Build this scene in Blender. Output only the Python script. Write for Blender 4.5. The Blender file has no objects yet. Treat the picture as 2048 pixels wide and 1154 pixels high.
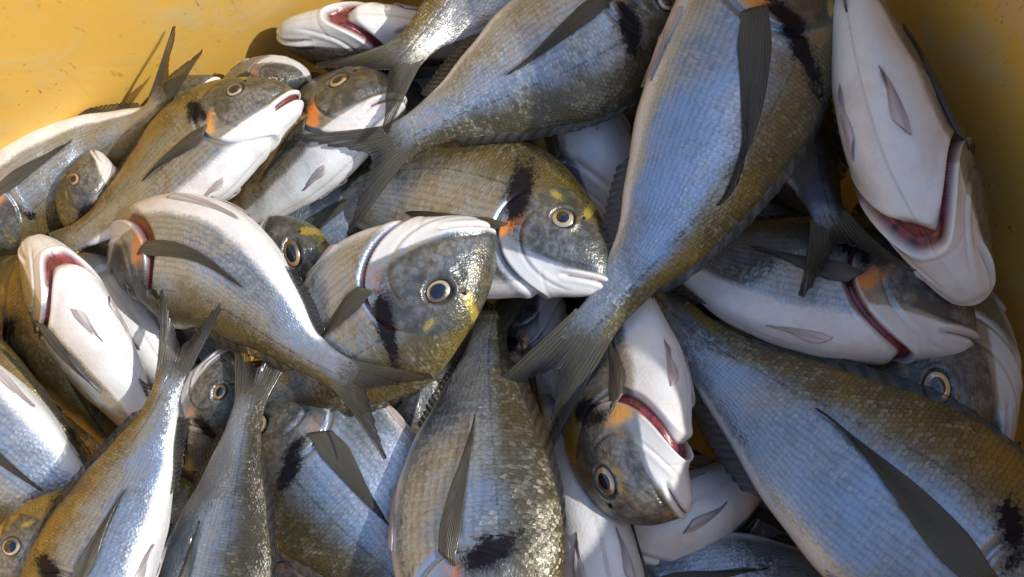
import bpy, math, random
import numpy as np
from mathutils import Vector, Matrix
R = math.radians
scn = bpy.context.scene
COL = scn.collection
rng = np.random.default_rng(7)

# ------------------------------------------------------------------ camera
TILT = R(12.0); DIST = 0.90; LENS = 41.5
TARGET = Vector((0, 0, 0.15))
cd = bpy.data.cameras.new('camera'); cam = bpy.data.objects.new('camera', cd); COL.objects.link(cam)
cam.location = TARGET + Vector((0, -math.sin(TILT) * DIST, math.cos(TILT) * DIST))
cam.rotation_euler = (TILT, 0, 0)
cd.lens = LENS; cd.sensor_width = 36; cd.clip_start = 0.01; cd.clip_end = 200
cd.dof.use_dof = False
scn.camera = cam
# ------------------------------------------------------------------ light
SUN_EL, SUN_AZ = 46.0, -3.0        # azimuth: degrees from +x (image right) towards +y (image top)
w = bpy.data.worlds.new('World'); scn.world = w; w.use_nodes = True
nt = w.node_tree; bg = nt.nodes['Background']
sky = nt.nodes.new('ShaderNodeTexSky'); sky.sky_type = 'NISHITA'; sky.sun_disc = False
sky.sun_elevation = R(SUN_EL); sky.sun_rotation = R(90 - SUN_AZ)
nt.links.new(sky.outputs[0], bg.inputs[0]); bg.inputs[1].default_value = 0.15
sd = bpy.data.lights.new('sun', 'SUN'); sd.energy = 2.0; sd.angle = R(0.6); sd.color = (1, 0.94, 0.84)
so = bpy.data.objects.new('sun', sd); COL.objects.link(so)
sdir = Vector((math.cos(R(SUN_EL)) * math.cos(R(SUN_AZ)), math.cos(R(SUN_EL)) * math.sin(R(SUN_AZ)), math.sin(R(SUN_EL))))
so.rotation_euler = sdir.to_track_quat('Z', 'Y').to_euler(); so.location = sdir * 3
vs = scn.view_settings; vs.view_transform = 'Standard'; vs.look = 'None'; vs.gamma = 1; vs.exposure = 0.95
vs.use_curve_mapping = False

def P(px, py, z):
    """a point of the pile at height z, seen along the photograph's ray (2048 px wide)"""
    k = 36 / LENS / 2048
    d = Vector(((px - 1024) * k, -(py - 577) * k, -1))
    d = Matrix.Rotation(TILT, 3, 'X') @ d
    o = cam.location
    s = (z - o.z) / d.z
    return o + d * s

# ------------------------------------------------------------------ node helpers
class NT:
    def __init__(s, mat): s.t = mat.node_tree; s.n = s.t.nodes; s.l = s.t.links
    def new(s, typ, **kw):
        n = s.n.new(typ)
        for k, v in kw.items(): setattr(n, k, v)
        return n
    def put(s, inp, v):
        if isinstance(v, S): s.l.new(v.o, inp)
        elif v is not None: inp.default_value = v
    def math(s, op, *a, clamp=False):
        n = s.new('ShaderNodeMath', operation=op, use_clamp=clamp)
        for i, v in enumerate(a): s.put(n.inputs[i], v)
        return S(s, n.outputs[0])
    def sm(s, v, a, b):                       # smoothstep
        n = s.new('ShaderNodeMapRange', interpolation_type='SMOOTHSTEP')
        s.put(n.inputs[0], v)
        if a < b: n.inputs[1].default_value = a; n.inputs[2].default_value = b
        else: n.inputs[1].default_value = b; n.inputs[2].default_value = a; n.inputs[3].default_value = 1; n.inputs[4].default_value = 0
        return S(s, n.outputs[0])
    def mix(s, f, a, b, mode='MIX'):
        n = s.new('ShaderNodeMix', data_type='RGBA', blend_type=mode)
        s.put(n.inputs[0], f)
        for i, v in ((6, a), (7, b)):
            if isinstance(v, tuple): v = v + (1,) if len(v) == 3 else v
            s.put(n.inputs[i], v)
        return S(s, n.outputs[2])
    def attr(s, name, obj=False):
        n = s.new('ShaderNodeAttribute', attribute_name=name)
        if obj: n.attribute_type = 'OBJECT'
        return n
    def sep(s, v):
        n = s.new('ShaderNodeSeparateXYZ'); s.put(n.inputs[0], v)
        return [S(s, o) for o in n.outputs]
    def comb(s, x, y, z):
        n = s.new('ShaderNodeCombineXYZ')
        for i, v in enumerate((x, y, z)): s.put(n.inputs[i], v)
        return S(s, n.outputs[0])
    def vm(s, op, a, b):
        n = s.new('ShaderNodeVectorMath', operation=op); s.put(n.inputs[0], a); s.put(n.inputs[1], b)
        return S(s, n.outputs[0])
    def noise(s, vec, scale, detail=3, rough=.55, dist=0, out=0):
        n = s.new('ShaderNodeTexNoise'); s.put(n.inputs['Vector'], vec)
        n.inputs['Scale'].default_value = scale; n.inputs['Detail'].default_value = detail
        n.inputs['Roughness'].default_value = rough; n.inputs['Distortion'].default_value = dist
        return S(s, n.outputs[out])
    def voro(s, vec, scale, rnd=1, feat='F1', out=0):
        n = s.new('ShaderNodeTexVoronoi', feature=feat); s.put(n.inputs['Vector'], vec)
        n.inputs['Scale'].default_value = scale; n.inputs['Randomness'].default_value = rnd
        return S(s, n.outputs[out])
    def bump(s, h, strength, dist, normal=None):
        n = s.new('ShaderNodeBump'); s.put(n.inputs['Height'], h); n.inputs['Strength'].default_value = strength if not isinstance(strength, S) else 1
        if isinstance(strength, S): s.put(n.inputs['Strength'], strength)
        n.inputs['Distance'].default_value = dist
        if normal is not None: s.put(n.inputs['Normal'], normal)
        return S(s, n.outputs[0])
class S:
    def __init__(s, t, o): s.t = t; s.o = o
    def __add__(s, b): return s.t.math('ADD', s, b)
    __radd__ = __add__
    def __sub__(s, b): return s.t.math('SUBTRACT', s, b)
    def __rsub__(s, b): return s.t.math('SUBTRACT', b, s)
    def __mul__(s, b): return s.t.math('MULTIPLY', s, b)
    __rmul__ = __mul__
    def __truediv__(s, b): return s.t.math('DIVIDE', s, b)
def newmat(name):
    m = bpy.data.materials.new(name); m.use_nodes = True
    t = NT(m); b = t.n['Principled BSDF']
    return m, t, b

# ------------------------------------------------------------------ materials
def skin_material():
    m, t, b = newmat('bream_skin')
    rest = S(t, t.attr('rest').outputs['Vector'])
    pq = t.sep(S(t, t.attr('sc').outputs['Vector']))
    back, belly, black = t.sep(S(t, t.attr('ma').outputs['Vector']))
    orange, gold, scal = t.sep(S(t, t.attr('mb').outputs['Vector']))
    red, latl, face = t.sep(S(t, t.attr('mc').outputs['Vector']))
    blue, warm, dark = t.sep(S(t, t.attr('var').outputs['Vector']))
    off = S(t, t.attr('seed').outputs['Vector'])
    rv = t.vm('ADD', rest, off)
    n1 = t.noise(rv, 9, 4); n2 = t.noise(rv, 38, 3); n3 = t.noise(rv, 150, 2); n4 = t.noise(rv, 420, 1)
    scal = scal * (.62 + t.sm(n1 + (n2 - .5) * .5, .32, .52) * .38)
    # scale lattice
    wob = t.noise(rv, 14, 2) - 0.5; wob2 = t.noise(rv, 60, 1) - 0.5
    p = pq[0] + wob * 1.2 + wob2 * 0.9; q = pq[1] + wob * 0.9 + wob2 * 0.7
    row = t.math('FLOOR', p); fx = p - row
    par = t.math('MODULO', t.math('ABSOLUTE', row), 2.0) * 0.5
    ga = q + par; fa = t.math('FRACT', ga) - 0.5
    gb = ga + 0.5; fb = t.math('FRACT', gb) - 0.5
    dprev = t.math('SQRT', (fx + 1) * (fx + 1) * 0.52 + fb * fb * 1.7)
    dcur = t.math('SQRT', fx * fx * 0.52 + fa * fa * 1.7)
    onprev = t.math('LESS_THAN', dprev, 1.0)
    def sel(a, c): return a * onprev + c * (1 - onprev)
    d = sel(dprev, dcur)
    cid = t.comb(sel(row - 1, row), sel(t.math('FLOOR', gb), t.math('FLOOR', ga)), 0.0)
    wn = t.new('ShaderNodeTexWhiteNoise', noise_dimensions='3D'); t.put(wn.inputs['Vector'], cid)
    cell = S(t, wn.outputs['Value'])
    edge = t.sm(d, 0.72, 0.98)
    # colours
    silver = t.mix(blue, (0.31, 0.35, 0.39), (0.235, 0.355, 0.52))  # blue: reflected sky colour put into the silver of the flank
    silver = t.mix(t.sm(back, .30, .0) * .55, silver, t.mix(blue, (0.50, 0.52, 0.53), (0.40, 0.49, 0.61)))
    olive = t.mix(warm * warm, (0.040, 0.042, 0.026), (0.30, 0.205, 0.026))
    olive = t.mix(t.sm(n1, .35, .7), olive, (0.020, 0.024, 0.018))
    bk = t.math('ADD', back, (n1 - 0.5) * 0.55 + (n2 - 0.5) * 0.35, clamp=True)
    bk = t.sm(bk, 0.10, 0.80)
    col = t.mix(bk, silver, olive)
    # warm and cool cast on the flank
    col = t.mix(t.sm(n1 + warm * 0.25, .5, .85) * 0.42 * (1 - belly), col, (0.26, 0.20, 0.07))
    # rows of fine lines along the flank
    line = t.math('ABSOLUTE', t.math('FRACT', q) - 0.5) * 2
    lm = t.sm(line, .35, .9) * (1 - belly) * scal * (1 - back * .7) * (0.35 + n2 * .5)
    col = t.mix(lm * .55, col, t.mix(blue, (0.17, 0.14, 0.07), (0.12, 0.15, 0.2)))
    # belly
    wht = t.mix(t.sm(n1 + (n2 - .5) * .4, .42, .72), (0.68, 0.71, 0.72), (0.66, 0.63, 0.62))
    bm = t.sm(belly + (n1 - .5) * .5 + (n3 - .5) * .3, .20, .58)
    col = t.mix(bm, col, wht)
    col = t.mix(bm * t.sm(n1 + (n2 - .5) * .5, .50, .80) * .12, col, (0.30, 0.34, 0.38))
    # cell by cell tone and dark scale pockets
    tone = (cell - 0.5) * 0.34 * scal * t.sm(n1 + n2 * .3, .4, .85)
    col = t.mix(t.math('MAXIMUM', tone, 0.0) * (1 - bm * .8), col, (0.75, 0.78, 0.72))
    col = t.mix(t.math('MAXIMUM', tone * -1.0, 0.0) * (1 - bm * .8), col, (0.05, 0.05, 0.04))
    col = t.mix(edge * scal * (0.14 + back * .6) * (1 - bm * .85), col, (0.03, 0.028, 0.02))
    # stippling where belly white turns into flank
    st = t.sm(n4 + n3 * .5, .80, .95) * t.sm(bm, 0, .4) * t.sm(bm, .8, .4)
    col = t.mix(st * .6, col, (0.09, 0.085, 0.07))
    # face
    fcol = t.mix(t.sm(n1 + (n2 - .5), .3, .7), (0.085, 0.092, 0.095), (0.22, 0.235, 0.24))
    fcol = t.mix(back, fcol, t.mix(n2, (0.018, 0.022, 0.012), (0.075, 0.072, 0.028)))
    ck = t.voro(t.vm('MULTIPLY', rv, (1.0, .75, 1.0)), 95, .9)
    fcol = t.mix(t.sm(ck, .35, .75) * t.sm(n1, .3, .6) * .45, fcol, (0.03, 0.03, 0.025))
    fcol = t.mix(t.sm(t.noise(rv, 22, 3), .55, .75) * t.math('MAXIMUM', (warm - .35) * 1.25, 0.06), fcol, (0.36, 0.22, 0.05))
    fm = t.sm(face + (n2 - .5) * .35 + (n3 - .5) * .25, .25, .75)
    col = t.mix(fm, col, fcol)
    ln = t.sm(t.math('ABSOLUTE', latl + (n2 - .5) * .08), .15, .05) * t.sm(t.math('ABSOLUTE', t.math('SINE', p * 3.14159)), .1, .7)
    col = t.mix(ln * t.sm(n2, .35, .6) * .6, col, (0.03, 0.03, 0.03))
    gm = t.sm(gold + (n3 - .5) * .9 + (n4 - .5) * 1.3 + (n2 - .5) * .6, .28, 1.05) * t.sm(gold, .03, .25) * .62
    col = t.mix(gm, col, t.mix(n3, (0.62, 0.40, 0.03), (0.50, 0.46, 0.08)))
    om = t.sm(orange + (n3 - .5) * 1.0 + (n4 - .5) * .7 + (n2 - .5) * 1.0, .26, .95) * t.sm(orange, .03, .2) * .92
    col = t.mix(om, col, t.mix(warm, (0.85, 0.16, 0.03), (0.70, 0.32, 0.045)))
    km = t.sm(black + (n3 - .5) * .8 + (n4 - .5) * .6 + (n2 - .5) * .35 + (cell - .5) * .6 * scal, .14, .78) * t.sm(black, .03, .18) * .985
    col = t.mix(km, col, (0.008, 0.007, 0.010))
    # flesh
    comb = t.math('ABSOLUTE', t.math('SINE', pq[1] * 9.0 + n2 * 3))
    rc = t.mix(t.sm(n2 + comb * .25, .45, .85), (0.035, 0.003, 0.005), (0.27, 0.05, 0.06))
    col = t.mix(t.sm(red, .3, .7), col, rc)
    rootm = t.sm(S(t, t.attr('root').outputs['Fac']) + (n3 - .5) * .4 + (cell - .5) * .3, .30, 1.0)
    col = t.mix(rootm, col, (0.075, 0.073, 0.058))
    # blood specks
    v = t.voro(rv, 26, 1, out=0); vs_ = t.sm(v, .07, .03) * t.sm(t.noise(rv, 5, 1), .56, .62)
    col = t.mix(vs_ * t.sm(n2, .45, .6) * .6, col, (0.30, 0.01, 0.01))
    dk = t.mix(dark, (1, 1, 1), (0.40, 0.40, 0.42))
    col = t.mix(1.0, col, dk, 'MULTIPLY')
    t.put(b.inputs['Base Color'], col)
    keep = (1 - t.math('MAXIMUM', t.math('MAXIMUM', km, om), red, clamp=True))
    t.put(b.inputs['Metallic'], t.math('MULTIPLY', (1 - bm) * (0.72 - bk * 0.35) * (1 - fm * .4) * (1 - rootm * .7), keep, clamp=True))
    t.put(b.inputs['Roughness'], t.math('ADD', 0.22 + n3 * .18, cell * 0.16 * scal, clamp=True))
    t.put(b.inputs['Specular IOR Level'], 0.5 - km * .42)
    t.put(b.inputs['Coat Weight'], 0.55 - km * .50)
    b.inputs['Coat Roughness'].default_value = 0.09
    b.inputs['Coat IOR'].default_value = 1.38
    cc = t.sep(S(t, wn.outputs['Color']))
    lf = sel(fx + 1, fx) - .6; la = sel(fb, fa)
    tilt = (cc[0] - .5) * lf * 1.3 + (cc[1] - .5) * la * 1.5
    chk = t.voro(t.vm('MULTIPLY', rv, (1.0, .75, 1.0)), 90, .9)
    h = (d * 0.95 + tilt) * scal * (1 - bm * .55) * (.6 + back * .6) + chk * face * (1 - scal) * .55 + n3 * .35 + n2 * .5 + t.voro(rv, 190, 1) * 0.5 * (1 - scal) * face
    nb = t.bump(h, 0.55, 0.0009)
    t.put(b.inputs['Normal'], nb)
    cb = t.bump(n2 * .9 + n3 * .8 + n4 * .3 + d * .3 * scal, 0.5, 0.0009)
    t.put(b.inputs['Coat Normal'], cb)
    return m
def fin_material():
    m, t, b = newmat('bream_fin')
    fa = t.sep(S(t, t.attr('fin').outputs['Vector']))       # along the ray, across the rays, tone
    off = S(t, t.attr('seed').outputs['Vector'])
    vec = t.comb(fa[0] * 1.2, fa[1] * 1.0, 0.0); vec = t.vm('ADD', vec, off)
    n = t.noise(vec, 3, 3); nf = t.noise(t.comb(fa[0] * 3.0, fa[1] * 46.0, 0.0), 1, 2)
    ray = t.math('ABSOLUTE', t.math('SINE', fa[1] * 92.0 + (n - .5) * 2))
    base = t.mix(n, (0.030, 0.031, 0.034), (0.085, 0.082, 0.062))
    base = t.mix(t.sm(fa[0] + (nf - .5) * .4, .0, .4), t.mix(.45, base, (.10, .092, .06)), base)
    c = t.mix(t.sm(ray, .25, .8), base, t.mix(.35, base, (0.15, 0.142, 0.105)))
    c = t.mix(t.sm(fa[0] + (n - .5) * .35, .45, .95) * .85 * (1 - fa[2]), c, (0.012, 0.012, 0.015))
    c = t.mix(fa[2], c, t.mix(nf, (0.70, 0.65, 0.64), (0.60, 0.50, 0.50)))
    t.put(b.inputs['Base Color'], c)
    b.inputs['Roughness'].default_value = 0.33
    b.inputs['Specular IOR Level'].default_value = .3; b.inputs['Coat Weight'].default_value = 0.35; b.inputs['Coat Roughness'].default_value = 0.12
    t.put(b.inputs['Normal'], t.bump(ray * .8 + nf * 1.2, 0.6, 0.0006))
    tr = t.new('ShaderNodeBsdfTranslucent'); t.put(tr.inputs[0], t.mix(.5, c, (0.16, 0.13, 0.06)))
    tp = t.new('ShaderNodeBsdfTransparent')
    mx = t.new('ShaderNodeMixShader'); mx.inputs[0].default_value = 0.18
    t.l.new(b.outputs[0], mx.inputs[1]); t.l.new(tr.outputs[0], mx.inputs[2])
    mx2 = t.new('ShaderNodeMixShader'); t.put(mx2.inputs[0], t.sm(fa[0], .05, .9) * .72 * (1 - t.sm(ray, .3, .95) * .6) * (1 - fa[2] * .8) * (1 - t.sm(fa[0], .8, 1.0) * .3))
    t.l.new(mx.outputs[0], mx2.inputs[1]); t.l.new(tp.outputs[0], mx2.inputs[2])
    t.l.new(mx2.outputs[0], t.n['Material Output'].inputs[0])
    return m
def iris_material():
    m, t, b = newmat('eye_iris')
    fa = t.sep(S(t, t.attr('fin').outputs['Vector']))       # radius, angle, warmth
    n = t.noise(t.comb(fa[0] * 2, t.math('SINE', fa[1]) * 2.0, t.math('COSINE', fa[1]) * 2.0), 3, 3)
    c = t.mix(n, (0.66, 0.62, 0.48), (0.40, 0.35, 0.22))
    c = t.mix(fa[2], c, (0.42, 0.20, 0.06))
    c = t.mix(t.sm(fa[0], .66, .60), c, (0.70, 0.45, 0.16))
    c = t.mix(t.sm(fa[0], .88, .97), c, (0.02, 0.02, 0.02))
    c = t.mix(t.sm(t.math('COSINE', fa[1]) + (n - .5), .2, .8) * .8, c, (0.04, 0.035, 0.03))
    t.put(b.inputs['Base Color'], c)
    b.inputs['Metallic'].default_value = .35; b.inputs['Roughness'].default_value = .25
    b.inputs['Coat Weight'].default_value = 1; b.inputs['Coat Roughness'].default_value = .03
    return m
def pupil_material():
    m, t, b = newmat('eye_pupil')
    b.inputs['Base Color'].default_value = (0.006, 0.009, 0.02, 1); b.inputs['Roughness'].default_value = .08
    b.inputs['Coat Weight'].default_value = 1; b.inputs['Coat Roughness'].default_value = .02
    return m
def tub_material():
    m, t, b = newmat('yellow_plastic')
    tc = t.new('ShaderNodeTexCoord'); o = S(t, tc.outputs['Object'])
    n1 = t.noise(o, 3.0, 4, .6); n2 = t.noise(o, 14, 4, .6, 1.0); n3 = t.noise(o, 90, 3)
    c = t.mix(t.sm(n1, .3, .7), (0.76, 0.46, 0.080), (0.70, 0.44, 0.105))
    c = t.mix(t.sm(n2, .52, .72) * .55, c, (0.60, 0.49, 0.27))
    c = t.mix(t.sm(n2, .33, .22) * .2, c, (0.46, 0.27, 0.05))
    # dried splashes, clustered
    v = t.voro(t.vm('ADD', o, S(t, t.new('ShaderNodeCombineXYZ').outputs[0])), 42, 1)
    wob = (n3 - .5) * .12
    clus = t.sm(t.noise(o, 6.5, 2), .51, .61)
    c = t.mix(t.sm(v + wob * 2.2, .095, .04) * clus * .9, c, (0.24, 0.022, 0.008))
    v2 = t.voro(o, 120, 1)
    c = t.mix(t.sm(v2 + wob, .20, .10) * t.sm(t.noise(o, 9, 2), .52, .66) * .7, c, (0.24, 0.06, 0.012))
    # scratches
    sc = t.noise(t.vm('MULTIPLY', o, (4.0, 40.0, 9.0)), 6, 2)
    c = t.mix(t.sm(sc, .66, .74) * .4, c, (0.34, 0.20, 0.04))
    run = t.noise(t.vm('MULTIPLY', o, (22.0, 22.0, 1.6)), 1.4, 4, .6, .6)
    c = t.mix(t.sm(run, .54, .74) * .3, c, (0.62, 0.50, 0.26)); c = t.mix(t.sm(run, .40, .28) * .15, c, (0.40, 0.24, 0.05))
    sl = t.noise(t.vm('MULTIPLY', o, (30.0, 30.0, 6.0)), 5, 2, .5, .2)
    c = t.mix(t.sm(sl, .73, .78) * t.sm(t.noise(o, 8, 2), .5, .6) * .8, c, (0.24, 0.03, 0.01))
    t.put(b.inputs['Base Color'], c)
    t.put(b.inputs['Roughness'], 0.30 + n2 * .22)
    b.inputs['Specular IOR Level'].default_value = .45
    b.inputs['Subsurface Weight'].default_value = .0
    t.put(b.inputs['Normal'], t.bump(n2 * 1.0 + n1 * 2 + n3 * .08, .35, .003))
    return m
M_SKIN, M_FIN, M_IRIS, M_PUPIL, M_TUB = skin_material(), fin_material(), iris_material(), pupil_material(), tub_material()

# ------------------------------------------------------------------ mesh helper
def mesh_obj(name, verts, faces, mat, parent=None, attrs=None, smooth=True):
    me = bpy.data.meshes.new(name)
    v = np.asarray(verts, dtype=np.float64); f = [list(q) for q in faces]
    me.from_pydata(v.tolist(), [], f); me.update()
    if smooth: me.polygons.foreach_set('use_smooth', [True] * len(me.polygons))
    for k, a in (attrs or {}).items():
        at = me.attributes.new(k, 'FLOAT_VECTOR', 'POINT')
        at.data.foreach_set('vector', np.asarray(a, dtype=np.float32).ravel())
    me.materials.append(mat)
    o = bpy.data.objects.new(name, me); COL.objects.link(o)
    if parent: o.parent = parent; o.matrix_parent_inverse = Matrix.Translation(-parent.location)
    return o
def grid_faces(n, m, closed=False):
    i = np.arange(n - 1)[:, None]; j = np.arange(m if closed else m - 1)[None, :]
    a = i * m + j; b_ = i * m + (j + 1) % m
    return np.stack([a, b_, b_ + m, a + m], -1).reshape(-1, 4)

# ------------------------------------------------------------------ the fish in its own rest space: x 0 snout .. 1 tail root, y dorsal, z sideways
XT = [0, .02, .05, .09, .14, .20, .28, .36, .45, .60, .75, .88, .95, 1.0, 1.3]
YT = [-.03, .022, .066, .110, .147, .174, .194, .198, .194, .155, .103, .060, .048, .052, .052]
XB = [0, .03, .07, .12, .20, .30, .40, .50, .60, .70, .80, .90, .96, 1.0, 1.3]
YB = [-.075, -.098, -.118, -.136, -.160, -.178, -.182, -.174, -.150, -.115, -.078, -.052, -.046, -.048, -.048]
XW = [0, .02, .05, .10, .20, .30, .40, .50, .60, .70, .80, .90, .96, 1.0, 1.04]
WW = [.022, .035, .048, .063, .084, .092, .090, .080, .065, .048, .031, .019, .0135, .0075, .002]
def smooth_interp(x, X, Y):
    x = np.asarray(x, float); X = np.array(X, float); Y = np.array(Y, float)
    m = np.gradient(Y, X)
    i = np.clip(np.searchsorted(X, x) - 1, 0, len(X) - 2)
    h = X[i + 1] - X[i]; t = np.clip((x - X[i]) / h, 0, 1)
    return ((2*t**3 - 3*t**2 + 1) * Y[i] + (t**3 - 2*t**2 + t) * h * m[i] + (-2*t**3 + 3*t**2) * Y[i+1] + (t**3 - t**2) * h * m[i+1])
def sst(a, b, x):
    t = np.clip((np.asarray(x, float) - a) / (b - a), 0, 1); return t * t * (3 - 2 * t)
def gau(x, s): return np.exp(-(np.asarray(x) / s) ** 2)
def prof(x, k):
    x = np.asarray(x, float)
    cap = np.sqrt(np.clip(1 - (1 - np.clip(x / .035, 0, 1)) ** 2, 0, 1))
    top = smooth_interp(x, XT, YT); bot = smooth_interp(x, XB, YB)
    mid = (top + bot) / 2 + (1 - cap) * .0; h = (top - bot) / 2
    h = h * (0.25 + .75 * cap) * np.where(x <= 1e-6, .15, 1)
    wd = smooth_interp(x, XW, WW) * (0.2 + .8 * cap) * k['fat'] * np.where(x <= 1e-6, .15, 1)
    return mid, h * k['deep'] ** sst(.1, .4, x), wd
def surf(x, t, k):
    """point on the skin; t: 0 dorsal ridge .. pi belly .. 2pi"""
    x, t = np.broadcast_arrays(np.asarray(x, float), np.asarray(t, float))
    mid, h, wd = prof(x, k)
    s = np.sin(t); c = np.cos(t)
    pw = np.where(c > 0, 1.0 + .25 * c, 1.0 + .28 * c)
    # head tapers upwards, the belly is broad
    z = wd * np.sign(s) * np.abs(s) ** pw * (1 - .20 * np.clip(c, 0, 1)) * (1 + .10 * np.clip(-c, 0, 1) * sst(.15, .4, x))
    return np.stack([x, mid + h * c, z], -1)
EYE = (.166, .056, .0325)
def fish_body(k):
    n1, n2, m = int(150 * k['res']), 96, int(160 * k['res'])
    xs = np.concatenate([.345 * (np.linspace(0, 1, n1) ** 1.25), np.linspace(.345, 1.035, n2 + 1)[1:]])
    ts = np.linspace(0, 2 * math.pi, m, endpoint=False)
    X, T = np.meshgrid(xs, ts, indexing='ij')
    Q = surf(X, T, k)
    # normals of the rest skin
    du = np.gradient(Q, axis=0); dv = (np.roll(Q, -1, 1) - np.roll(Q, 1, 1))
    N = np.cross(dv, du); N /= np.linalg.norm(N, axis=-1, keepdims=True) + 1e-9
    cen = Q.copy(); cen[..., 1] = prof(X, k)[0]; cen[..., 2] = 0; out = Q - cen
    sg = np.sign((N * out).sum(-1)).mean(); N *= sg if abs(sg) > 0 else 1
    x, y, z = Q[..., 0], Q[..., 1], Q[..., 2]
    mid, h, wd = prof(x, k); yn = (y - mid) / (h + 1e-9)
    D = np.zeros_like(x)
    # mouth
    ym = -.058 - .20 * x - .5 * x * x
    dm = y - ym; mlen = .120; mf = sst(mlen, mlen - .02, x)
    mo = k['mouth']
    D += -(.010 + .012 * mo) * gau(dm, .0042 + .004 * mo) * mf
    D += .0055 * gau(dm - .012, .0065) * sst(mlen + .012, mlen - .02, x) + .0036 * gau(dm + .011, .007) * mf
    # maxilla plate and its groove
    mx = gau(dm - .013 - .05 * (x - .05), .011) * gau(x - .085, .040)
    D += .0045 * mx - .0045 * gau(dm - .029 - .08 * (x - .05), .0035) * gau(x - .078, .042)
    # eye socket, brow
    re = np.hypot(x - EYE[0], y - EYE[1])
    D += .0035 * gau(re - EYE[2] * 1.08, .006) - .008 * sst(EYE[2] * .98, EYE[2] * .74, re) - .0025 * gau(re - EYE[2] * .94, .0024)
    D += -.003 * gau(x - .115, .012) * gau(y - .04, .02) - .004 * gau(np.hypot(x - .122, y - .078), .0055)
    # preopercle
    e2 = (np.hypot((x - .115) / .135, (y - .0) / .118) - 1) * .125
    pm = sst(.07, .03, y) * sst(.06, .12, x)
    D += (-.0038 * gau(e2, .0036) + .0028 * gau(e2 + .010, .008)) * pm * (.25 + .75 * sst(-.135, -.10, y))
    # gill cover with its slit
    e1 = (np.hypot((x - .140) / .175, (y - .005) / .150) - 1) * .16
    gf = sst(.105, .065, y) * sst(.10, .16, x)
    g = k['gill']; gw = .005 + (.026 + .030 * (g > .75)) * g * sst(.05, -.06, y) * np.where(y < -.04, 1 - k['gz'] * sst(-.02, .03, z * k['gs']), 1)
    slit = sst(-.0025, .0045 + .005 * g, e1) * sst(gw + .011 + .006 * g, gw - .002, e1) * gf
    D += -(.0055 + .024 * g) * slit + (.0055 + .010 * g) * np.exp(np.minimum(e1, 0) / .018) * sst(.0045, -.0035, e1) * gf
    e3 = (np.hypot((x - .10) / .080, (y - .01) / .165) - 1) * .11
    D += -.0012 * gau(e3, .004) * sst(-.09, -.11, y) * (x > .10)
    # forehead ridge and nape, shoulder bone behind the gill
    D += .003 * gau(e1 - gw - .018, .010) * gf
    # lateral line
    yl = smooth_interp(x, [0, .28, .45, .7, .9, 1.1], [.08, .085, .082, .045, .012, .004])
    ll = gau(y - yl, .0035) * sst(.28, .31, x) 
    D += -.0009 * ll
    # soft unevenness of a limp fish
    ph = k['seed'] * 1.7
    D += .0022 * np.sin(x * 17 + ph) * np.sin(yn * 3.1 + ph * 2) * sst(.32, .45, x) + .0014 * np.sin(x * 41 + 5 * yn + ph) * sst(.35, .5, x) * sst(1, .8, x)
    Q2 = Q + N * D[..., None]
    # jaw drop
    jd = sst(.001, -.004, dm) * (1 - np.clip(x / .11, 0, 1)) * mo * .030
    Q2[..., 1] -= jd; Q2[..., 0] += jd * .2
    # masks
    head = sst(.01, -.01, e1) * (x < .33) + (x < .14); head = np.clip(head, 0, 1)
    back = sst(-.12, .92, yn) * (1 - head * .15)
    belly = sst(-.42 + k['bell'], -1.02 + k['bell'], yn) * (1 - head) * sst(.97, .80, x)
    jaw = sst(-.050, -.085, y + .12 * (x - .1)) * head
    jaw = np.maximum(jaw, gau(dm - .008, .014) * mf * .8)
    belly = np.maximum(belly, jaw)
    face = head * sst(-.085, -.045, y) * (1 - jaw)
    face = np.maximum(face * (1 - .60 * sst(.19, .29, x) * sst(.05, -.02, y)), head * sst(.06, .12, y))
    rb = np.random.default_rng(int(k['seed'] * 77)); b1, b2, b3, b4, b5 = rb.uniform(-1, 1, 5)
    black = np.exp(-(((x - .308 - .010 * b1 - (.30 + .35 * b2) * (y - .06)) / (.032 + .008 * b3)) ** 2 + ((y - .072 - .012 * b4) / ((.055 + .012 * b5) * max(1, k['blot']))) ** 2) ** .9) * min(1.35, k['blot'] * 1.15)
    black = np.maximum(black, .9 * gau(np.hypot(x - .122, y - .082), .0055))
    black = np.maximum(black, .80 * gau(x - .288, .016) * gau(y - .03, .045) * k['blot'])
    ra = np.random.default_rng(int(k['seed'] * 100)); q1, q2, q3, q4, q5, q6 = ra.uniform(-1, 1, 6)
    orange = np.exp(-(((x - .284 - .008 * q1 + (.25 + .3 * q2) * (y + .03)) / (.027 + .007 * q3)) ** 2 + ((y + .030 + .012 * q4) / (.046 + .014 * q5)) ** 2) ** .9) * (.9 + .2 * q6) * head * k['org'] * 1.05
    gold = np.exp(-(((x - .118 - .1 * (y - .08)) / .013) ** 2)) * sst(.065, .10, y) * k['gold'] * .95
    gold = np.maximum(gold, .72 * np.exp(-(((x - .215) / .026) ** 2 + ((y - .112 - .2 * (x - .215)) / .011) ** 2)) * k['gold'])
    gold = np.maximum(gold, .36 * sst(.6, .95, yn) * sst(.42, .20, x) * sst(.05, .12, x) * k['gold'])
    red = np.clip(np.minimum(.5 + (e1 - .001) / .016, .5 + (gw + .003 - e1) / .016), 0, 1) * gf * sst(.10, .3, g)
    red = np.maximum(red, gau(dm, .0045 + .006 * mo) * sst(mlen - .01, mlen - .03, x) * (.62 + .5 * mo))
    scal = np.maximum(sst(.008, .025, e1 - gw * .6), sst(.12, .15, y) * sst(.18, .23, x)) * (1 - slit)
    scal = scal * (x > .1) * sst(1.03, .98, x)
    tt = np.where(T > math.pi, 2 * math.pi - T, T)
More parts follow.
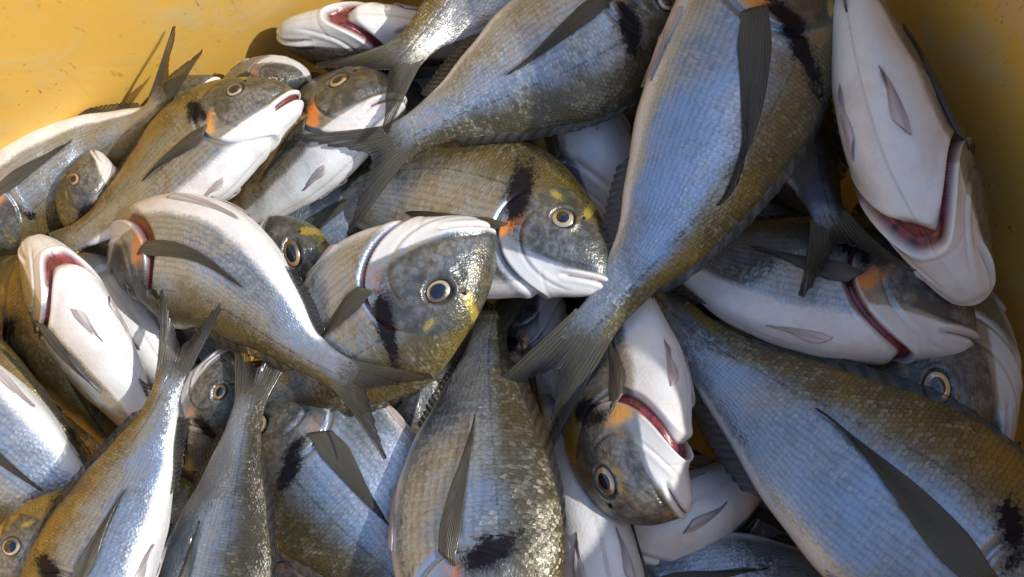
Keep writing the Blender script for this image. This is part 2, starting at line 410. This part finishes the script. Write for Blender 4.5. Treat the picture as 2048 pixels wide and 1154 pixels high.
    attrs = dict(rest=np.stack([x, y, z + 3 * (z > 0)], -1), sc=np.stack([x * k['nsc'], tt / math.pi * k['nsc'] * .33, 0 * x], -1),
                 ma=np.stack([back, belly, black], -1), mb=np.stack([orange, gold, scal], -1),
                 mc=np.stack([red, np.where(x > .30, np.clip((y - yl) / .03, -1, 1), 1), face], -1), root=np.repeat(sst(.90, 1.035, x)[..., None], 3, -1),
                 var=np.broadcast_to(np.array([k['blue'], k['warm'], k['dark']]), Q.shape),
                 seed=np.broadcast_to(np.array([k['seed'] * 3.1, k['seed'] * 1.3, 0.0]), Q.shape))
    nn = len(xs)
    V = Q2.reshape(-1, 3)
    F = grid_faces(nn, m, True).tolist()
    caps = [list(range(m)), list(range((nn - 1) * m, nn * m))[::-1]]
    A = {kk: np.asarray(a).reshape(-1, 3) for kk, a in attrs.items()}
    return V, F + caps, A
def thick(Pm, th, fa, seed):
    """solid sheet from a grid of rest points (n, m, 3) with half thickness th"""
    n, m = Pm.shape[:2]
    du = np.gradient(Pm, axis=0); dv = np.gradient(Pm, axis=1)
    N = np.cross(du, dv); N /= np.linalg.norm(N, axis=-1, keepdims=True) + 1e-9
    th = np.broadcast_to(th, (n, m))[..., None]
    V = np.concatenate([(Pm + N * th).reshape(-1, 3), (Pm - N * th).reshape(-1, 3)])
    f1 = grid_faces(n, m); f2 = f1[:, ::-1] + n * m
    F = f1.tolist() + f2.tolist(); o = n * m
    for i in range(n - 1):
        F.append([i*m, (i+1)*m, (i+1)*m+o, i*m+o]); a = i*m+m-1; F.append([a, a+o, a+m+o, a+m])
    for j in range(m - 1):
        F.append([j, j+o, j+1+o, j+1]); a = (n-1)*m+j; F.append([a, a+1, a+1+o, a+o])
    fa2 = np.concatenate([fa.reshape(-1, 3)] * 2)
    return V, F, dict(fin=fa2, seed=np.broadcast_to(np.array([seed * 2.0, seed, 0]), fa2.shape))
def tail_fin(k, r):
    n, m = 30, 81
    r_, v = np.meshgrid(np.linspace(0, 1, n), np.linspace(-1, 1, m), indexing='ij')
    sp = k['spread']; av = np.abs(v)
    tipx = 1.085 + .185 * av ** 1.25 - .03 * np.clip(av - .93, 0, 1) / .07
    jag = np.interp(np.arange(m), np.arange(0, m, 2), r.uniform(-.008, .004, len(range(0, m, 2))))
    tipx = tipx + jag[None, :] - k['notch'] * gau(v - .35, .05) * .05
    tipy = v * .150 * sp * (1 + .12 * av)
    x = .972 + (tipx - .972) * r_
    y0 = v * .046; y = y0 + (tipy - y0) * r_ ** (1.15)
    z = .0010 * np.abs(np.sin(v * 22)) * sst(0, .3, r_) * (1 - .5 * r_) + k['tbend'] * (x - .98) ** 2 * 2.0 + .012 * np.sin(v * 3 + k['seed']) * r_ ** 2 + .004 * np.sin(v * 9 + k['seed'] * 2) * r_ ** 2
    th = .0050 * (1 - r_) ** 1.5 + .0006
    return thick(np.stack([x, y, z], -1), th, np.stack([r_, (v + 1) / 2, 0 * v], -1), k['seed'])
def ridge_fin(k, x0, x1, top, hgt, r, lean, pink=0):
    n, m = 12, 90
    r_, u = np.meshgrid(np.linspace(0, 1, n), np.linspace(0, 1, m), indexing='ij')
    xb = x0 + (x1 - x0) * u
    base = surf(xb, 0.0 if top else math.pi, k)[..., 1]
    env = sst(0, .08, u) * sst(1.0, .86, u) * (.7 + .3 * np.sin(u * math.pi))
    saw = 1 - .16 * ((u * 15) % 1.0)
    H = hgt * env * saw * (r_)
    sgn = 1 if top else -1
    x = xb + .75 * H + .02 * r_ * env
    y = base + sgn * (H - .008)
    z = lean * H + .0012 * np.sin(u * 23 + k['seed']) * r_
    th = .0035 * (1 - r_) + .0008
    return thick(np.stack([x, y, z], -1), th, np.stack([.45 + r_ * .5, u * .55, pink + 0 * u], -1), k['seed'] + 3)
def ribbon_fin(k, side, x0, t0, length, wid, dt, lift, curve, pink, r, droop=0):
    """pectoral and pelvic fins, lying back along the skin"""
    n, m = 34, 57
    s, v = np.meshgrid(np.linspace(0, 1, n), np.linspace(-1, 1, m), indexing='ij')
    x = x0 + length * s * (1 - .05 * (v + 1) ** 2 * s) + .010 * np.repeat(r.uniform(-1, .3, 19), 3)[None, :] * s ** 3 + .018 * v * (1 - s)
    tc = t0 + dt * s + curve * s * s
    wv = wid * (.62 + .38 * sst(0, .22, s)) * (1 - s ** 1.35) ** .8 * (1 - .25 * s) + .0012
    hh = np.maximum(prof(x, k)[1], .05)
    # a blade pointed to one side like a sickle
    t = tc + (v * wv - wv * 1.1 * s) / hh
    B = surf(x, t, k); C = B.copy(); C[..., 1] = prof(x, k)[0]; C[..., 2] *= .25
    N = B - C; N /= np.linalg.norm(N, axis=-1, keepdims=True) + 1e-9
    off = (.0035 if pink == 0 else .0012) + lift * s ** 1.2 + .004 * (1 - v * v) * (1 - s) + .0007 * np.abs(np.sin(v * 17)) * (1 - s * .6) + .0055 * np.sin(v * 2.6 + s * 6 + k['seed']) * s 
    Pm = B + N * off[..., None]
    Pm[..., 1] -= droop * s
    if side < 0: Pm[..., 2] *= -1; Pm = Pm[:, ::-1]
    th = .0035 * (1 - s) ** 2 + .0008
    return thick(Pm, th, np.stack([s * .85, (v + 1) / 2 * .8, pink * (.9 - .25 * s)], -1), k['seed'] + 5 * side)
def eye_parts(k, side):
    mid, h, wd = prof(np.array(EYE[0]), k)
    c = np.clip((EYE[1] - mid) / h, -1, 1); tt = math.acos(float(c))
    ctr = surf(EYE[0], tt, k); e = EYE[2] * k['eyes']
    a = surf(EYE[0] + .012, tt, k) - surf(EYE[0] - .012, tt, k); b = surf(EYE[0], tt + .15, k) - surf(EYE[0], tt - .15, k)
    nrm = np.cross(a, b); nrm /= np.linalg.norm(nrm); nrm *= np.sign(nrm[2])
    nrm = nrm * .6 + np.array([0, 0, 1]) * .4; nrm /= np.linalg.norm(nrm)
    ax = np.array([1., 0, 0]) - nrm * nrm[0]; ax /= np.linalg.norm(ax); ay = np.cross(nrm, ax)
    def dome(r0, r1, hh, zb, n=14, m=40):
        rr, aa = np.meshgrid(np.linspace(r0, r1, n), np.linspace(0, 2*math.pi, m, endpoint=False), indexing='ij')
        z = hh * np.sqrt(np.clip(1 - (rr / r1) ** 2 * .96, 0, 1)) + zb
        p = ctr + ax * (rr * np.cos(aa))[..., None] + ay * (rr * np.sin(aa))[..., None] + nrm * z[..., None]
        if side < 0: p = p * np.array([1, 1, -1])
        fa = np.stack([rr / e, aa - math.pi / 2 - .4 + math.sin(k['seed'] * 5) * .9, np.full_like(rr, k['eyew'])], -1)
        V = p.reshape(-1, 3); F = grid_faces(n, m, True).tolist() + [list(range(m))]
        return V, F, dict(fin=fa.reshape(-1, 3))
    iris = dome(.05 * e, 1.0 * e, .008, -.0035)
    pup = dome(.05 * e, k['pup'] * e, .0035, .0028)
    return iris, pup

# ------------------------------------------------------------------ bend a rest fish onto its spine in the pile
class Spine:
    def __init__(s, pts, phis, L=None):
        pts = np.array(pts, float); n = len(pts)
        ext = np.vstack([2 * pts[0] - pts[1], pts, 2 * pts[-1] - pts[-2]])
        out = []; ph = []
        phis = list(phis) if isinstance(phis, (list, tuple)) else [phis] * n
        for i in range(n - 1):
            p0, p1, p2, p3 = ext[i:i+4]
            for t in np.linspace(0, 1, 30, endpoint=(i == n - 2)):
                out.append(.5 * ((2*p1) + (-p0+p2)*t + (2*p0-5*p1+4*p2-p3)*t*t + (-p0+3*p1-3*p2+p3)*t**3))
                ph.append(phis[i] + (phis[i+1] - phis[i]) * t)
        C = np.array(out); ph = np.radians(ph)
        ds = np.r_[0, np.cumsum(np.linalg.norm(np.diff(C, axis=0), axis=1))]
        s.L = ds[-1]; u = np.linspace(0, 1, 120)
        C = np.stack([np.interp(u * s.L, ds, C[:, i]) for i in range(3)], -1); ph = np.interp(u * s.L, ds, ph)
        # ease the line so that the body bends softly
        for _ in range(14): C[1:-1] = (C[:-2] + 2 * C[1:-1] + C[2:]) / 4
        T = np.gradient(C, axis=0); T /= np.linalg.norm(T, axis=1, keepdims=True)
        F = -T; left = np.cross(np.array([0, 0, 1.0]), F); left /= np.linalg.norm(left, axis=1, keepdims=True)
        Dn = np.cos(ph)[:, None] * left + np.sin(ph)[:, None] * np.array([0, 0, 1.0])
        Dn -= T * (Dn * T).sum(1, keepdims=True); Dn /= np.linalg.norm(Dn, axis=1, keepdims=True)
        Ln = np.cross(T, Dn)
        s.u, s.C, s.T, s.D, s.Lt = u, C, T, Dn, Ln
    def map(s, V):
        x = V[:, 0]; hd = s.hs; yz = 1 + (hd - 1) * sst(.55, .20, x)
        x = np.where(x < .31, x * hd, .31 * hd + (x - .31) * (1 - .31 * hd) / .69); xc = np.clip(x, 0, 1)
        f = lambda A: np.stack([np.interp(xc, s.u, A[:, i]) for i in range(3)], -1)
        C, T, D, Lt = f(s.C), f(s.T), f(s.D), f(s.Lt)
        return C + T * ((x - xc) * s.L)[:, None] + D * (V[:, 1] * yz * s.L)[:, None] + Lt * (V[:, 2] * yz * s.L)[:, None]

DEF = dict(hs=1.07, fat=1.0, deep=1.08, mouth=0.0, gill=0.05, blot=1.0, org=.8, gold=.9, blue=.22, warm=.4, dark=0.0, spread=1.0, tbend=0.0,
           res=1.0, gz=0.0, gs=1.0, bell=-.20, eyes=1.0, eyew=.1, nsc=100, notch=0.0, pdt=.12, plen=.31, pcur=-.10, plift=.007, dfin=.022, pw=.025, parts='all')
COUNT = [0]
def bream(label, spine, phi, **kw):
    COUNT[0] += 1
    k = dict(DEF); k.update(kw); k["seed"] = COUNT[0] * 1.37; k["blot"] *= 1.12
    r = np.random.default_rng(COUNT[0]); k['deep'] *= r.uniform(.97, 1.03); k['eyes'] *= r.uniform(.80, .92); k['eyew'] = min(1, k['eyew'] + r.uniform(0, .2)); k['pup'] = r.uniform(.56, .68)
    pts = [P(*p) for p in spine]
    sp = Spine(pts, phi); sp.hs = k['hs']
    base = sp.C[50].copy(); base[2] -= .09 * sp.L
    root = bpy.data.objects.new('sea_bream', None); COL.objects.link(root)
    root.location = Vector(base); root.empty_display_size = .02
    root['label'] = label; root['category'] = 'fish'; root['group'] = 'sea bream piled in the yellow tub'
    def add(name, vfa, mat, parent=root, world_parent=None):
        V, F, A = vfa
        W = sp.map(np.asarray(V)) - base
        o = mesh_obj(name, W, F, mat, None, A)
        o.parent = parent
        return o
    add('body', fish_body(k), M_SKIN)
    add('tail_fin', tail_fin(k, r), M_FIN)
    add('dorsal_fin', ridge_fin(k, .31, .88, True, k['dfin'], r, r.uniform(-.3, .3)), M_FIN)
    add('anal_fin', ridge_fin(k, .63, .87, False, .030, r, r.uniform(-.3, .3)), M_FIN)
    for s in (1, -1):
        add('pectoral_fin', ribbon_fin(k, s, .305, 1.78, k['plen'], k['pw'], k['pdt'], k['plift'], k['pcur'], 0, r), M_FIN)
        add('pelvic_fin', ribbon_fin(k, s, .355, math.pi - .34, .14, .024, .04, .001, 0, 1.0, r), M_FIN)
        ir, pu = eye_parts(k, s)
        if s == 1: k['ey'] = sp.map(np.asarray(ir[0])).mean(0)
        else: k['ey2'] = sp.map(np.asarray(ir[0])).mean(0)
        e = add('eye', ir, M_IRIS); add('pupil', pu, M_PUPIL, e)
    q = max((k['ey'], k['ey2']), key=lambda v: v[2]); r_ = Matrix.Rotation(-TILT, 3, 'X') @ (Vector(q) - cam.location); kk = 36 / LENS / 2048

    return root

# ------------------------------------------------------------------ the tub
LY = 0.73
def tub():
    # inner floor outline in world metres: a rounded rectangle turned to follow the two walls in the photograph
    z0 = .10
    A0 = np.array(P(0, 390, z0)); A1 = np.array(P(640, -10, z0)); B0 = np.array(P(1722, -30, z0)); B1 = np.array(P(2090, 790, z0))
    dA = (A1 - A0)[:2]; dA /= np.linalg.norm(dA); dB = (B1 - B0)[:2]; dB /= np.linalg.norm(dB)
    # corner of the two wall lines
    M = np.array([[dA[0], -dB[0]], [dA[1], -dB[1]]]); s = np.linalg.solve(M, (B0 - A0)[:2]); corner = A0[:2] + dA * s[0]
    Lx, Ly = 1.05, LY
    c00 = corner; c10 = corner - dA * Lx; c01 = corner + dB * Ly; c11 = corner - dA * Lx + dB * Ly
    quad = [c00, c01, c11, c10]
    rad = .10; nseg = 12
    def outline(off, z, rr):
        cen = sum(quad) / 4; pts = []
        for i in range(4):
            p = quad[i]; a = quad[i-1] - p; b = quad[(i+1) % 4] - p
            a = a / np.linalg.norm(a); b = b / np.linalg.norm(b)
            p = p - (a + b) * off
            cosang = a @ b; th = math.acos(cosang); d = rr / math.tan(th / 2)
            cc = p + (a + b) / np.linalg.norm(a + b) * rr / math.sin(th / 2)
            s0 = p + a * d - cc; s1 = p + b * d - cc
            a0 = math.atan2(s0[1], s0[0]); a1 = math.atan2(s1[1], s1[0]); da = (a1 - a0 + math.pi) % (2 * math.pi) - math.pi
            for j in range(nseg + 1):
                an = a0 + da * j / nseg; pts.append([cc[0] + rr * math.cos(an), cc[1] + rr * math.sin(an), z])
        # extra points along the sides
        res = []; n = len(pts)
        for i in range(n):
            p = np.array(pts[i]); q = np.array(pts[(i + 1) % n]); m = 24 if (i % (nseg + 1)) == nseg else 1
            for j in range(m): res.append(p + (q - p) * j / m)
        return np.array(res)
    RIM = .60  # unseen rim, height shaped so its shadow falls over the right of the pile
    prof_ = [(-.30, 0, .03), (-.06, 0, .06), (-.035, .003, .08), (-.018, .012, .09), (-.010, .03, .10), (0, .10, .10), (.010, .20, .10), (.020, .30, .105), (.031, .55, .11),
             (.034, .575, .11), (.041, .592, .12), (.052, RIM, .13), (.075, RIM, .15), (.086, .592, .16), (.090, .575, .165), (.090, .54, .165), (.084, .535, .16), (.080, .54, .155),
             (.055, .545, .13), (.040, .35, .12), (.022, .10, .11), (.010, -.012, .10), (-.06, -.02, .06), (-.30, -.02, .03)]
    rings = [outline(o, z, r_) for o, z, r_ in prof_]
    V = np.concatenate(rings); m = len(rings[0])
    F = grid_faces(len(rings), m, True).tolist() + [list(range(m)), list(range((len(rings) - 1) * m, len(rings) * m))[::-1]]
    o = mesh_obj('fish_tub', V, F, M_TUB)
    o['label'] = 'deep yellow plastic tub with blood specks holding the whole heap of fish'; o['category'] = 'tub'
tub()
# ground under the tub
def ground():
    m, t, b = newmat('quay_concrete')
    tc = t.new('ShaderNodeTexCoord'); o = S(t, tc.outputs['Object'])
    n = t.noise(o, 6, 5); n2 = t.noise(o, 90, 3)
    t.put(b.inputs['Base Color'], t.mix(n, (.20, .19, .18), (.32, .31, .29))); b.inputs['Roughness'].default_value = .85
    t.put(b.inputs['Normal'], t.bump(n2, .4, .003))
    o = mesh_obj('ground', [(-4, -4, -.021), (4, -4, -.021), (4, 4, -.021), (-4, 4, -.021)], [(0, 1, 2, 3)], m, smooth=False)
    o['kind'] = 'structure'
ground()

# ------------------------------------------------------------------ the pile.  phi: 0 / 180 = flat on its side with the back left / right of the way it swims, -90 = belly up
# -- large, uppermost
bream('huge blue flanked bream right of centre, its head cut by the top edge',
      [(1578,-178,.205),(1528,15,.215),(1450,205,.22),(1350,415,.215),(1255,560,.205),(1172,668,.195)], [186,186,184,182,182,185], hs=1.03, deep=.92, blue=.95, warm=.75, gill=.2, spread=.55, pdt=-.62, plen=.36, pw=.030, blot=1.6, dfin=.018, nsc=112, org=1.6, gold=1.6)
bream('largest bream, bottom right corner, blue belly side and golden brown scaly back',
      [(2240,1400,.215),(2060,1220,.21),(1870,1060,.20),(1675,915,.185),(1490,770,.165),(1325,620,.14)], 4, hs=.95, deep=1.04, blue=.95, warm=.85, plen=.36, pdt=-.28, pw=.031, dfin=.02, spread=.85, nsc=112, blot=.8, org=.3)
bream('bream facing right with orange cheek and white jaw, beneath the upside down fish',
      [(1957,642,.165),(1830,600,.17),(1690,575,.165),(1540,550,.155),(1380,500,.14),(1230,430,.12)], [-8,-12,-18,-20,-20,-20], hs=1.12, deep=1.08, fat=1.1, blue=.3, warm=.6, gill=.35, org=1.1, dark=.2, pdt=-.12, plen=.28, bell=.02)
bream('upside down white bream with gaping red gills, lying against the right tub wall',
      [(1955,585,.18),(1895,475,.195),(1830,330,.205),(1775,180,.205),(1725,30,.20),(1680,-170,.18)], [-56,-52,-50,-52,-56,-60], fat=1.22, deep=1.0, gill=.74, gz=.9, gs=-1, res=2.2, blue=.05, warm=.3, bell=.18, org=.2, gold=.2)
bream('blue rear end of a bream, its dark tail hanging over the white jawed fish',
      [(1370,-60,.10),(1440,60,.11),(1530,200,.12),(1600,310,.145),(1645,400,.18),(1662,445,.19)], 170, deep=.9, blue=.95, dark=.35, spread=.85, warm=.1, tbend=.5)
bream('top centre bream with dark shoulder blotch, forked tail beside the white jawed face',
      [(1380,-62,.165),(1285,8,.175),(1165,80,.185),(1035,152,.185),(905,222,.18),(795,285,.175)], [178,178,180,182,184,190], deep=1.14, blue=.35, warm=.4, spread=.95, pdt=-.1, plen=.34, gold=.9, tbend=.2, blot=1.3)
bream('brown backed bream whose rear half and tail alone show at the top edge',
      [(1330,-250,.14),(1200,-165,.15),(1080,-90,.16),(960,-15,.165),(875,50,.17),(812,108,.175)], 12, deep=1.12, warm=.85, blue=.05, dark=.15, spread=.8, tbend=-.6)
bream('belly up white bream with dark red gill slit, highest at the top left',
      [(566,88,.10),(650,86,.105),(760,88,.10),(880,97,.09),(1010,107,.08),(1140,120,.07)], -80, hs=1.1, fat=.92, deep=.9, gill=.6, bell=.35, blue=.1, org=0, gold=0)
bream('bream with gaping pale lips and orange cheek, facing upper right near the tub wall',
      [(584,168,.20),(495,228,.20),(395,300,.19),(295,385,.18),(200,448,.17),(125,488,.165)], [-12,-14,-14,-14,-12,-8], hs=1.04, deep=1.14, fat=1.05, blue=.45, warm=.95, mouth=.5, org=1.2, gill=.15, spread=.55, plen=.30, pdt=-.05, bell=.02)
bream('smaller bream with red orange cheek spot and round white jaw under the forked tail',
      [(806,172,.165),(720,205,.155),(632,275,.14),(558,352,.125),(475,430,.11),(400,495,.10)], [-16,-20,-26,-28,-30,-30], hs=1.15, deep=1.05, fat=1.15, blue=.1, warm=.5, org=1.7, bell=.12, gill=.2, mouth=.15)
bream('bent bream with open red gill and orange band, tail crossing the heap\'s middle',
      [(268,578,.13),(315,520,.18),(420,530,.205),(520,610,.21),(610,700,.21),(690,752,.215)], [-16,-20,-22,-22,-18,-10], deep=1.05, fat=1.15, res=1.5, blue=.45, warm=.65, gill=.6, org=1.6, bell=-.04, spread=.8, blot=.5, tbend=-.3)
bream('golden backed bream diving off the bottom left, forked tail standing up',
      [(75,1370,.22),(140,1230,.225),(205,1090,.225),(262,965,.225),(312,850,.225),(345,745,.225)], [-172,-172,-170,-170,-172,-178], deep=1.02, fat=1.15, blue=.85, warm=1.0, bell=-.10, spread=.62, tbend=.2)
bream('grey bream diving off the bottom edge with sun glints along its back',
      [(350,1490,.19),(385,1340,.20),(420,1190,.205),(448,1060,.205),(476,905,.205),(503,792,.20)], [18,22,24,24,20,10], deep=1.0, blue=.45, warm=.35, dark=.3, spread=.72, nsc=106)
bream('centre bream with upturned pale closed mouth and yellow brow band',
      [(1003,498,.225),(890,545,.225),(780,610,.21),(670,690,.19),(560,775,.165),(480,850,.145)], [174,174,176,178,178,178], hs=1.2, deep=1.16, fat=1.0, blue=.4, warm=.55, gill=.25, org=.6, gold=1.2, eyes=.94, pdt=.0, plen=.30, blot=1.3)
bream('bream facing right with ringed eye, black shoulder and red orange cheek, right of centre',
      [(1232,532,.205),(1122,490,.195),(1000,445,.175),(860,400,.155),(730,390,.125),(600,420,.10)], [2,2,0,-2,-4,-4], hs=.94, deep=1.22, fat=1.0, blue=.25, warm=.6, org=1.7, blot=1.5, gold=1.5, gill=.2, plen=.28, pdt=.25)
bream('broad scaly bream swimming down out of the bottom edge, pectoral fin pointing up',
      [(968,1410,.215),(962,1250,.215),(950,1090,.21),(948,930,.20),(960,780,.175),(980,650,.14)], [12,14,16,18,20,20], deep=1.08, fat=1.05, blue=.45, warm=.35, plen=.34, pdt=-.18, nsc=84, bell=-.2)
bream('pale bream with reddish fin root and pinkish back at the bottom edge',
      [(495,765,.13),(605,870,.155),(695,975,.165),(780,1085,.165),(865,1200,.155),(930,1300,.14)], 2, deep=1.2, blue=.65, warm=.35, org=.4, gill=.05, pdt=.05, plen=.30, pw=.036)
bream('head down bream with gold brown cheek and wide open white gill',
      [(1340,1052,.19),(1280,968,.195),(1255,860,.19),(1250,740,.17),(1225,600,.15),(1180,480,.11)], [-158,-152,-146,-140,-135,-135], hs=1.04, deep=1.0, fat=1.2, blue=.1, warm=1.0, org=1.3, gill=.7, res=1.6, bell=.24, gold=.7, spread=.7)
bream('white bellied bream slipping off the bottom, right of the broad scaly one',
      [(1215,1420,.13),(1200,1290,.135),(1185,1150,.14),(1165,1020,.14),(1130,900,.125),(1085,780,.10)], [-100,-100,-98,-95,-92,-90], fat=1.5, deep=1.0, bell=.35, blue=.2, dark=.1, gold=0, org=0)
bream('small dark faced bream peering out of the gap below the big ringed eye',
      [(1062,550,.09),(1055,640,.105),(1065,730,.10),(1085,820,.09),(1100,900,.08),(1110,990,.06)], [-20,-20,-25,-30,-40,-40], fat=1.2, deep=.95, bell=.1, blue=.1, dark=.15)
bream('white bellied bream wedged beneath the gold brown cheeked head',
      [(1130,1100,.08),(1230,1085,.09),(1330,1060,.095),(1430,1010,.09),(1530,930,.08),(1620,850,.06)], -72, fat=1.5, deep=1.0, bell=.32, blue=.2, gold=0, org=0)
bream('purplish grey bream at the bottom edge beneath the largest fish',
      [(1100,1260,.08),(1230,1225,.10),(1370,1190,.11),(1500,1170,.115),(1640,1160,.11),(1780,1150,.10)], 10, deep=.9, blue=.55, warm=.1, dark=.2)
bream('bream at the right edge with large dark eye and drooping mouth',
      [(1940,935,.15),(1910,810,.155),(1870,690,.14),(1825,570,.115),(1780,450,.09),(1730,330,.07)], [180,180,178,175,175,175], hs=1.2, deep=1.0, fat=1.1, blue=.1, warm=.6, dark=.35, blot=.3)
bream('belly up white bream with bloody jaw and dark gill slit, left edge',
      [(62,500,.175),(110,570,.185),(165,670,.185),(225,765,.18),(285,850,.17),(345,945,.155)], [-60,-58,-50,-44,-40,-36], fat=1.3, deep=1.0, gill=.45, bell=.26, blue=.25, warm=.7, org=.3, gold=0)
bream('white bream between the bloody jawed one and the bent one with open gill',
      [(165,520,.12),(215,585,.125),(270,660,.125),(325,745,.12),(380,830,.11),(430,900,.10)], -72, fat=1.35, deep=1.0, gill=.2, bell=.35, blue=.2, org=0, gold=0)
bream('pale bream along the upper left tub wall with its tail sticking up',
      [(-95,520,.12),(-5,430,.13),(80,362,.135),(165,305,.135),(240,265,.14),(300,232,.15),(322,192,.16)], [-12,-12,-10,-8,0,10,15], deep=.95, blue=.1, warm=.7, spread=.5, blot=.5, org=1.6, tbend=0, bell=.1)
bream('small head with orange ringed eye poking out behind the gaping lipped bream',
      [(163,308,.15),(185,385,.155),(225,460,.14),(280,530,.12),(340,590,.09)], [8,6,4,0,0], hs=1.1, deep=1.0, blue=.1, warm=.6, eyew=.8, dark=.15, bell=.1, gold=1.0)
bream('little white snout poking up behind the gaping bream, next to the standing tail',
      [(432,152,.13),(390,185,.13),(330,235,.11),(270,285,.09),(210,330,.07)], -25, deep=1.0, blue=.1, dark=.1, fat=1.1)
bream('dark green head with silver cheek hidden behind the gaping bream\'s mouth',
      [(612,178,.13),(570,160,.13),(510,175,.12),(440,220,.10),(370,280,.08)], 165, deep=1.1, blue=.2, dark=.25, warm=.3)
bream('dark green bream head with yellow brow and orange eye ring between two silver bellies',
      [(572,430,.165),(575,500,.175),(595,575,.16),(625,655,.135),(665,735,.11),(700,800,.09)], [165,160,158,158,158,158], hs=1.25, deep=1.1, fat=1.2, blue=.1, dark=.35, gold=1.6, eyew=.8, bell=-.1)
bream('small round headed bream with pale lips between the two upright tails',
      [(476,710,.17),(435,785,.17),(410,860,.155),(400,940,.13),(395,1020,.10)], [168,165,162,160,160], hs=1.15, deep=1.0, fat=1.2, mouth=.25, blue=.15, warm=.4, eyew=.7, gold=.3, bell=.05)
bream('olive backed bream seen from above at the left edge, pale ringed eye',
      [(0,500,.12),(45,600,.13),(100,700,.13),(160,790,.125),(225,880,.115),(290,970,.10)], [145,118,105,100,95,90], fat=1.15, deep=1.0, warm=.9, blue=.1, dark=.1)
bream('narrow olive bream with a dark fin ridge along its back, lower left edge',
      [(-170,620,.14),(-80,700,.145),(10,790,.145),(95,875,.14),(175,955,.13),(250,1040,.12)], 128, deep=.95, fat=1.0, warm=1.0, blue=.2, dfin=.035)
bream('silver bream with long pale pectoral fin at the left edge',
      [(-260,700,.15),(-140,800,.165),(-20,905,.17),(95,1000,.165),(200,1090,.15),(290,1160,.13)], -8, deep=1.05, blue=.6, warm=.4, bell=-.1, plen=.34)
bream('head with gold nose and black nape in the bottom left corner',
      [(-55,1141,.195),(60,1122,.20),(170,1095,.195),(290,1050,.18),(400,1000,.15),(500,950,.12)], [175,174,172,170,170,170], hs=1.05, deep=1.0, warm=.9, blue=.2, gold=1.3, blot=1.5)
bream('mauve and blue flank showing above the centre fish\'s white jaw',
      [(470,640,.07),(580,545,.085),(680,460,.10),(780,390,.10),(880,320,.09),(960,260,.07)], 0, deep=1.0, blue=.65, warm=.3)
bream('white and blue belly in the gap beside the huge fish, below the top centre one',
      [(1215,520,.09),(1190,420,.105),(1160,320,.115),(1120,210,.11),(1080,110,.09),(1040,20,.07)], [-130,-130,-128,-125,-125,-125], fat=1.35, deep=1.0, bell=.25, blue=.4, gold=0, org=0)
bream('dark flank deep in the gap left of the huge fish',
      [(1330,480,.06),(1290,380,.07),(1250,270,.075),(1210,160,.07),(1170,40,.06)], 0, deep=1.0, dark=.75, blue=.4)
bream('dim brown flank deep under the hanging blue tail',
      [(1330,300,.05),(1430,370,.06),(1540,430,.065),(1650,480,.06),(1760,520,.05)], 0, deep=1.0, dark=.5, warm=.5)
bream('bronze flank deep between the two fish diving off the bottom edge',
      [(620,1240,.06),(540,1130,.07),(470,1020,.08),(400,920,.08),(330,820,.06)], 180, deep=1.1, dark=.1, warm=1.0, blue=.1)
# -- the lowest layer, seen as slivers through the gaps
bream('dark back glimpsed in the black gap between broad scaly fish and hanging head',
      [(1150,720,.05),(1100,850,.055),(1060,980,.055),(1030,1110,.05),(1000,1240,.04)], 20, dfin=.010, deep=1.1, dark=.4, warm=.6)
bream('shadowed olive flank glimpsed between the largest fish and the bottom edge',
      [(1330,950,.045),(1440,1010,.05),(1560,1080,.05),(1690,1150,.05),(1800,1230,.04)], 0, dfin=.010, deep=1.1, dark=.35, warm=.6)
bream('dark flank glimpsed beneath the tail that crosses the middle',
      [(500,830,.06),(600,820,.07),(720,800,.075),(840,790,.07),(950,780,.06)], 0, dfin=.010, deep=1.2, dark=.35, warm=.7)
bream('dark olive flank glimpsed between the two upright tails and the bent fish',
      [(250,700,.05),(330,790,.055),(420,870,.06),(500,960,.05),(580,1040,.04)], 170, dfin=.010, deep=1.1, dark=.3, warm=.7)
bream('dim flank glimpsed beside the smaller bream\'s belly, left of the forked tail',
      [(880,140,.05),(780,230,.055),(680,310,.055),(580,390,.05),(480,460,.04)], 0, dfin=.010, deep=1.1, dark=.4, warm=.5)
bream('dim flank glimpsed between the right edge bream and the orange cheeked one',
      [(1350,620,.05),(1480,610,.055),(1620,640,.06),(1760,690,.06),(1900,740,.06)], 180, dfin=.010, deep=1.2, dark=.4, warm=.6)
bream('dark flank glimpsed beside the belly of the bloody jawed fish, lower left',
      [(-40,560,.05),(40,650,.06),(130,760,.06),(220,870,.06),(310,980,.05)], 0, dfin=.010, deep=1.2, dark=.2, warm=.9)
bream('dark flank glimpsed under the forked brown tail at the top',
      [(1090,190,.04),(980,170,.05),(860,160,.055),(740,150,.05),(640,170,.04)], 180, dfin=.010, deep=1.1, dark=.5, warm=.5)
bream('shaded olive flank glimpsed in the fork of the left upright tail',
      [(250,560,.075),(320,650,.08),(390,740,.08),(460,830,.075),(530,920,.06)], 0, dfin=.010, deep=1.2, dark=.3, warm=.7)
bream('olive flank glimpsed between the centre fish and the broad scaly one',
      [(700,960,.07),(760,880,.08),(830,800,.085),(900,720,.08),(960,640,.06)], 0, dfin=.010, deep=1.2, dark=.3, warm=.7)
print('fish', COUNT[0])
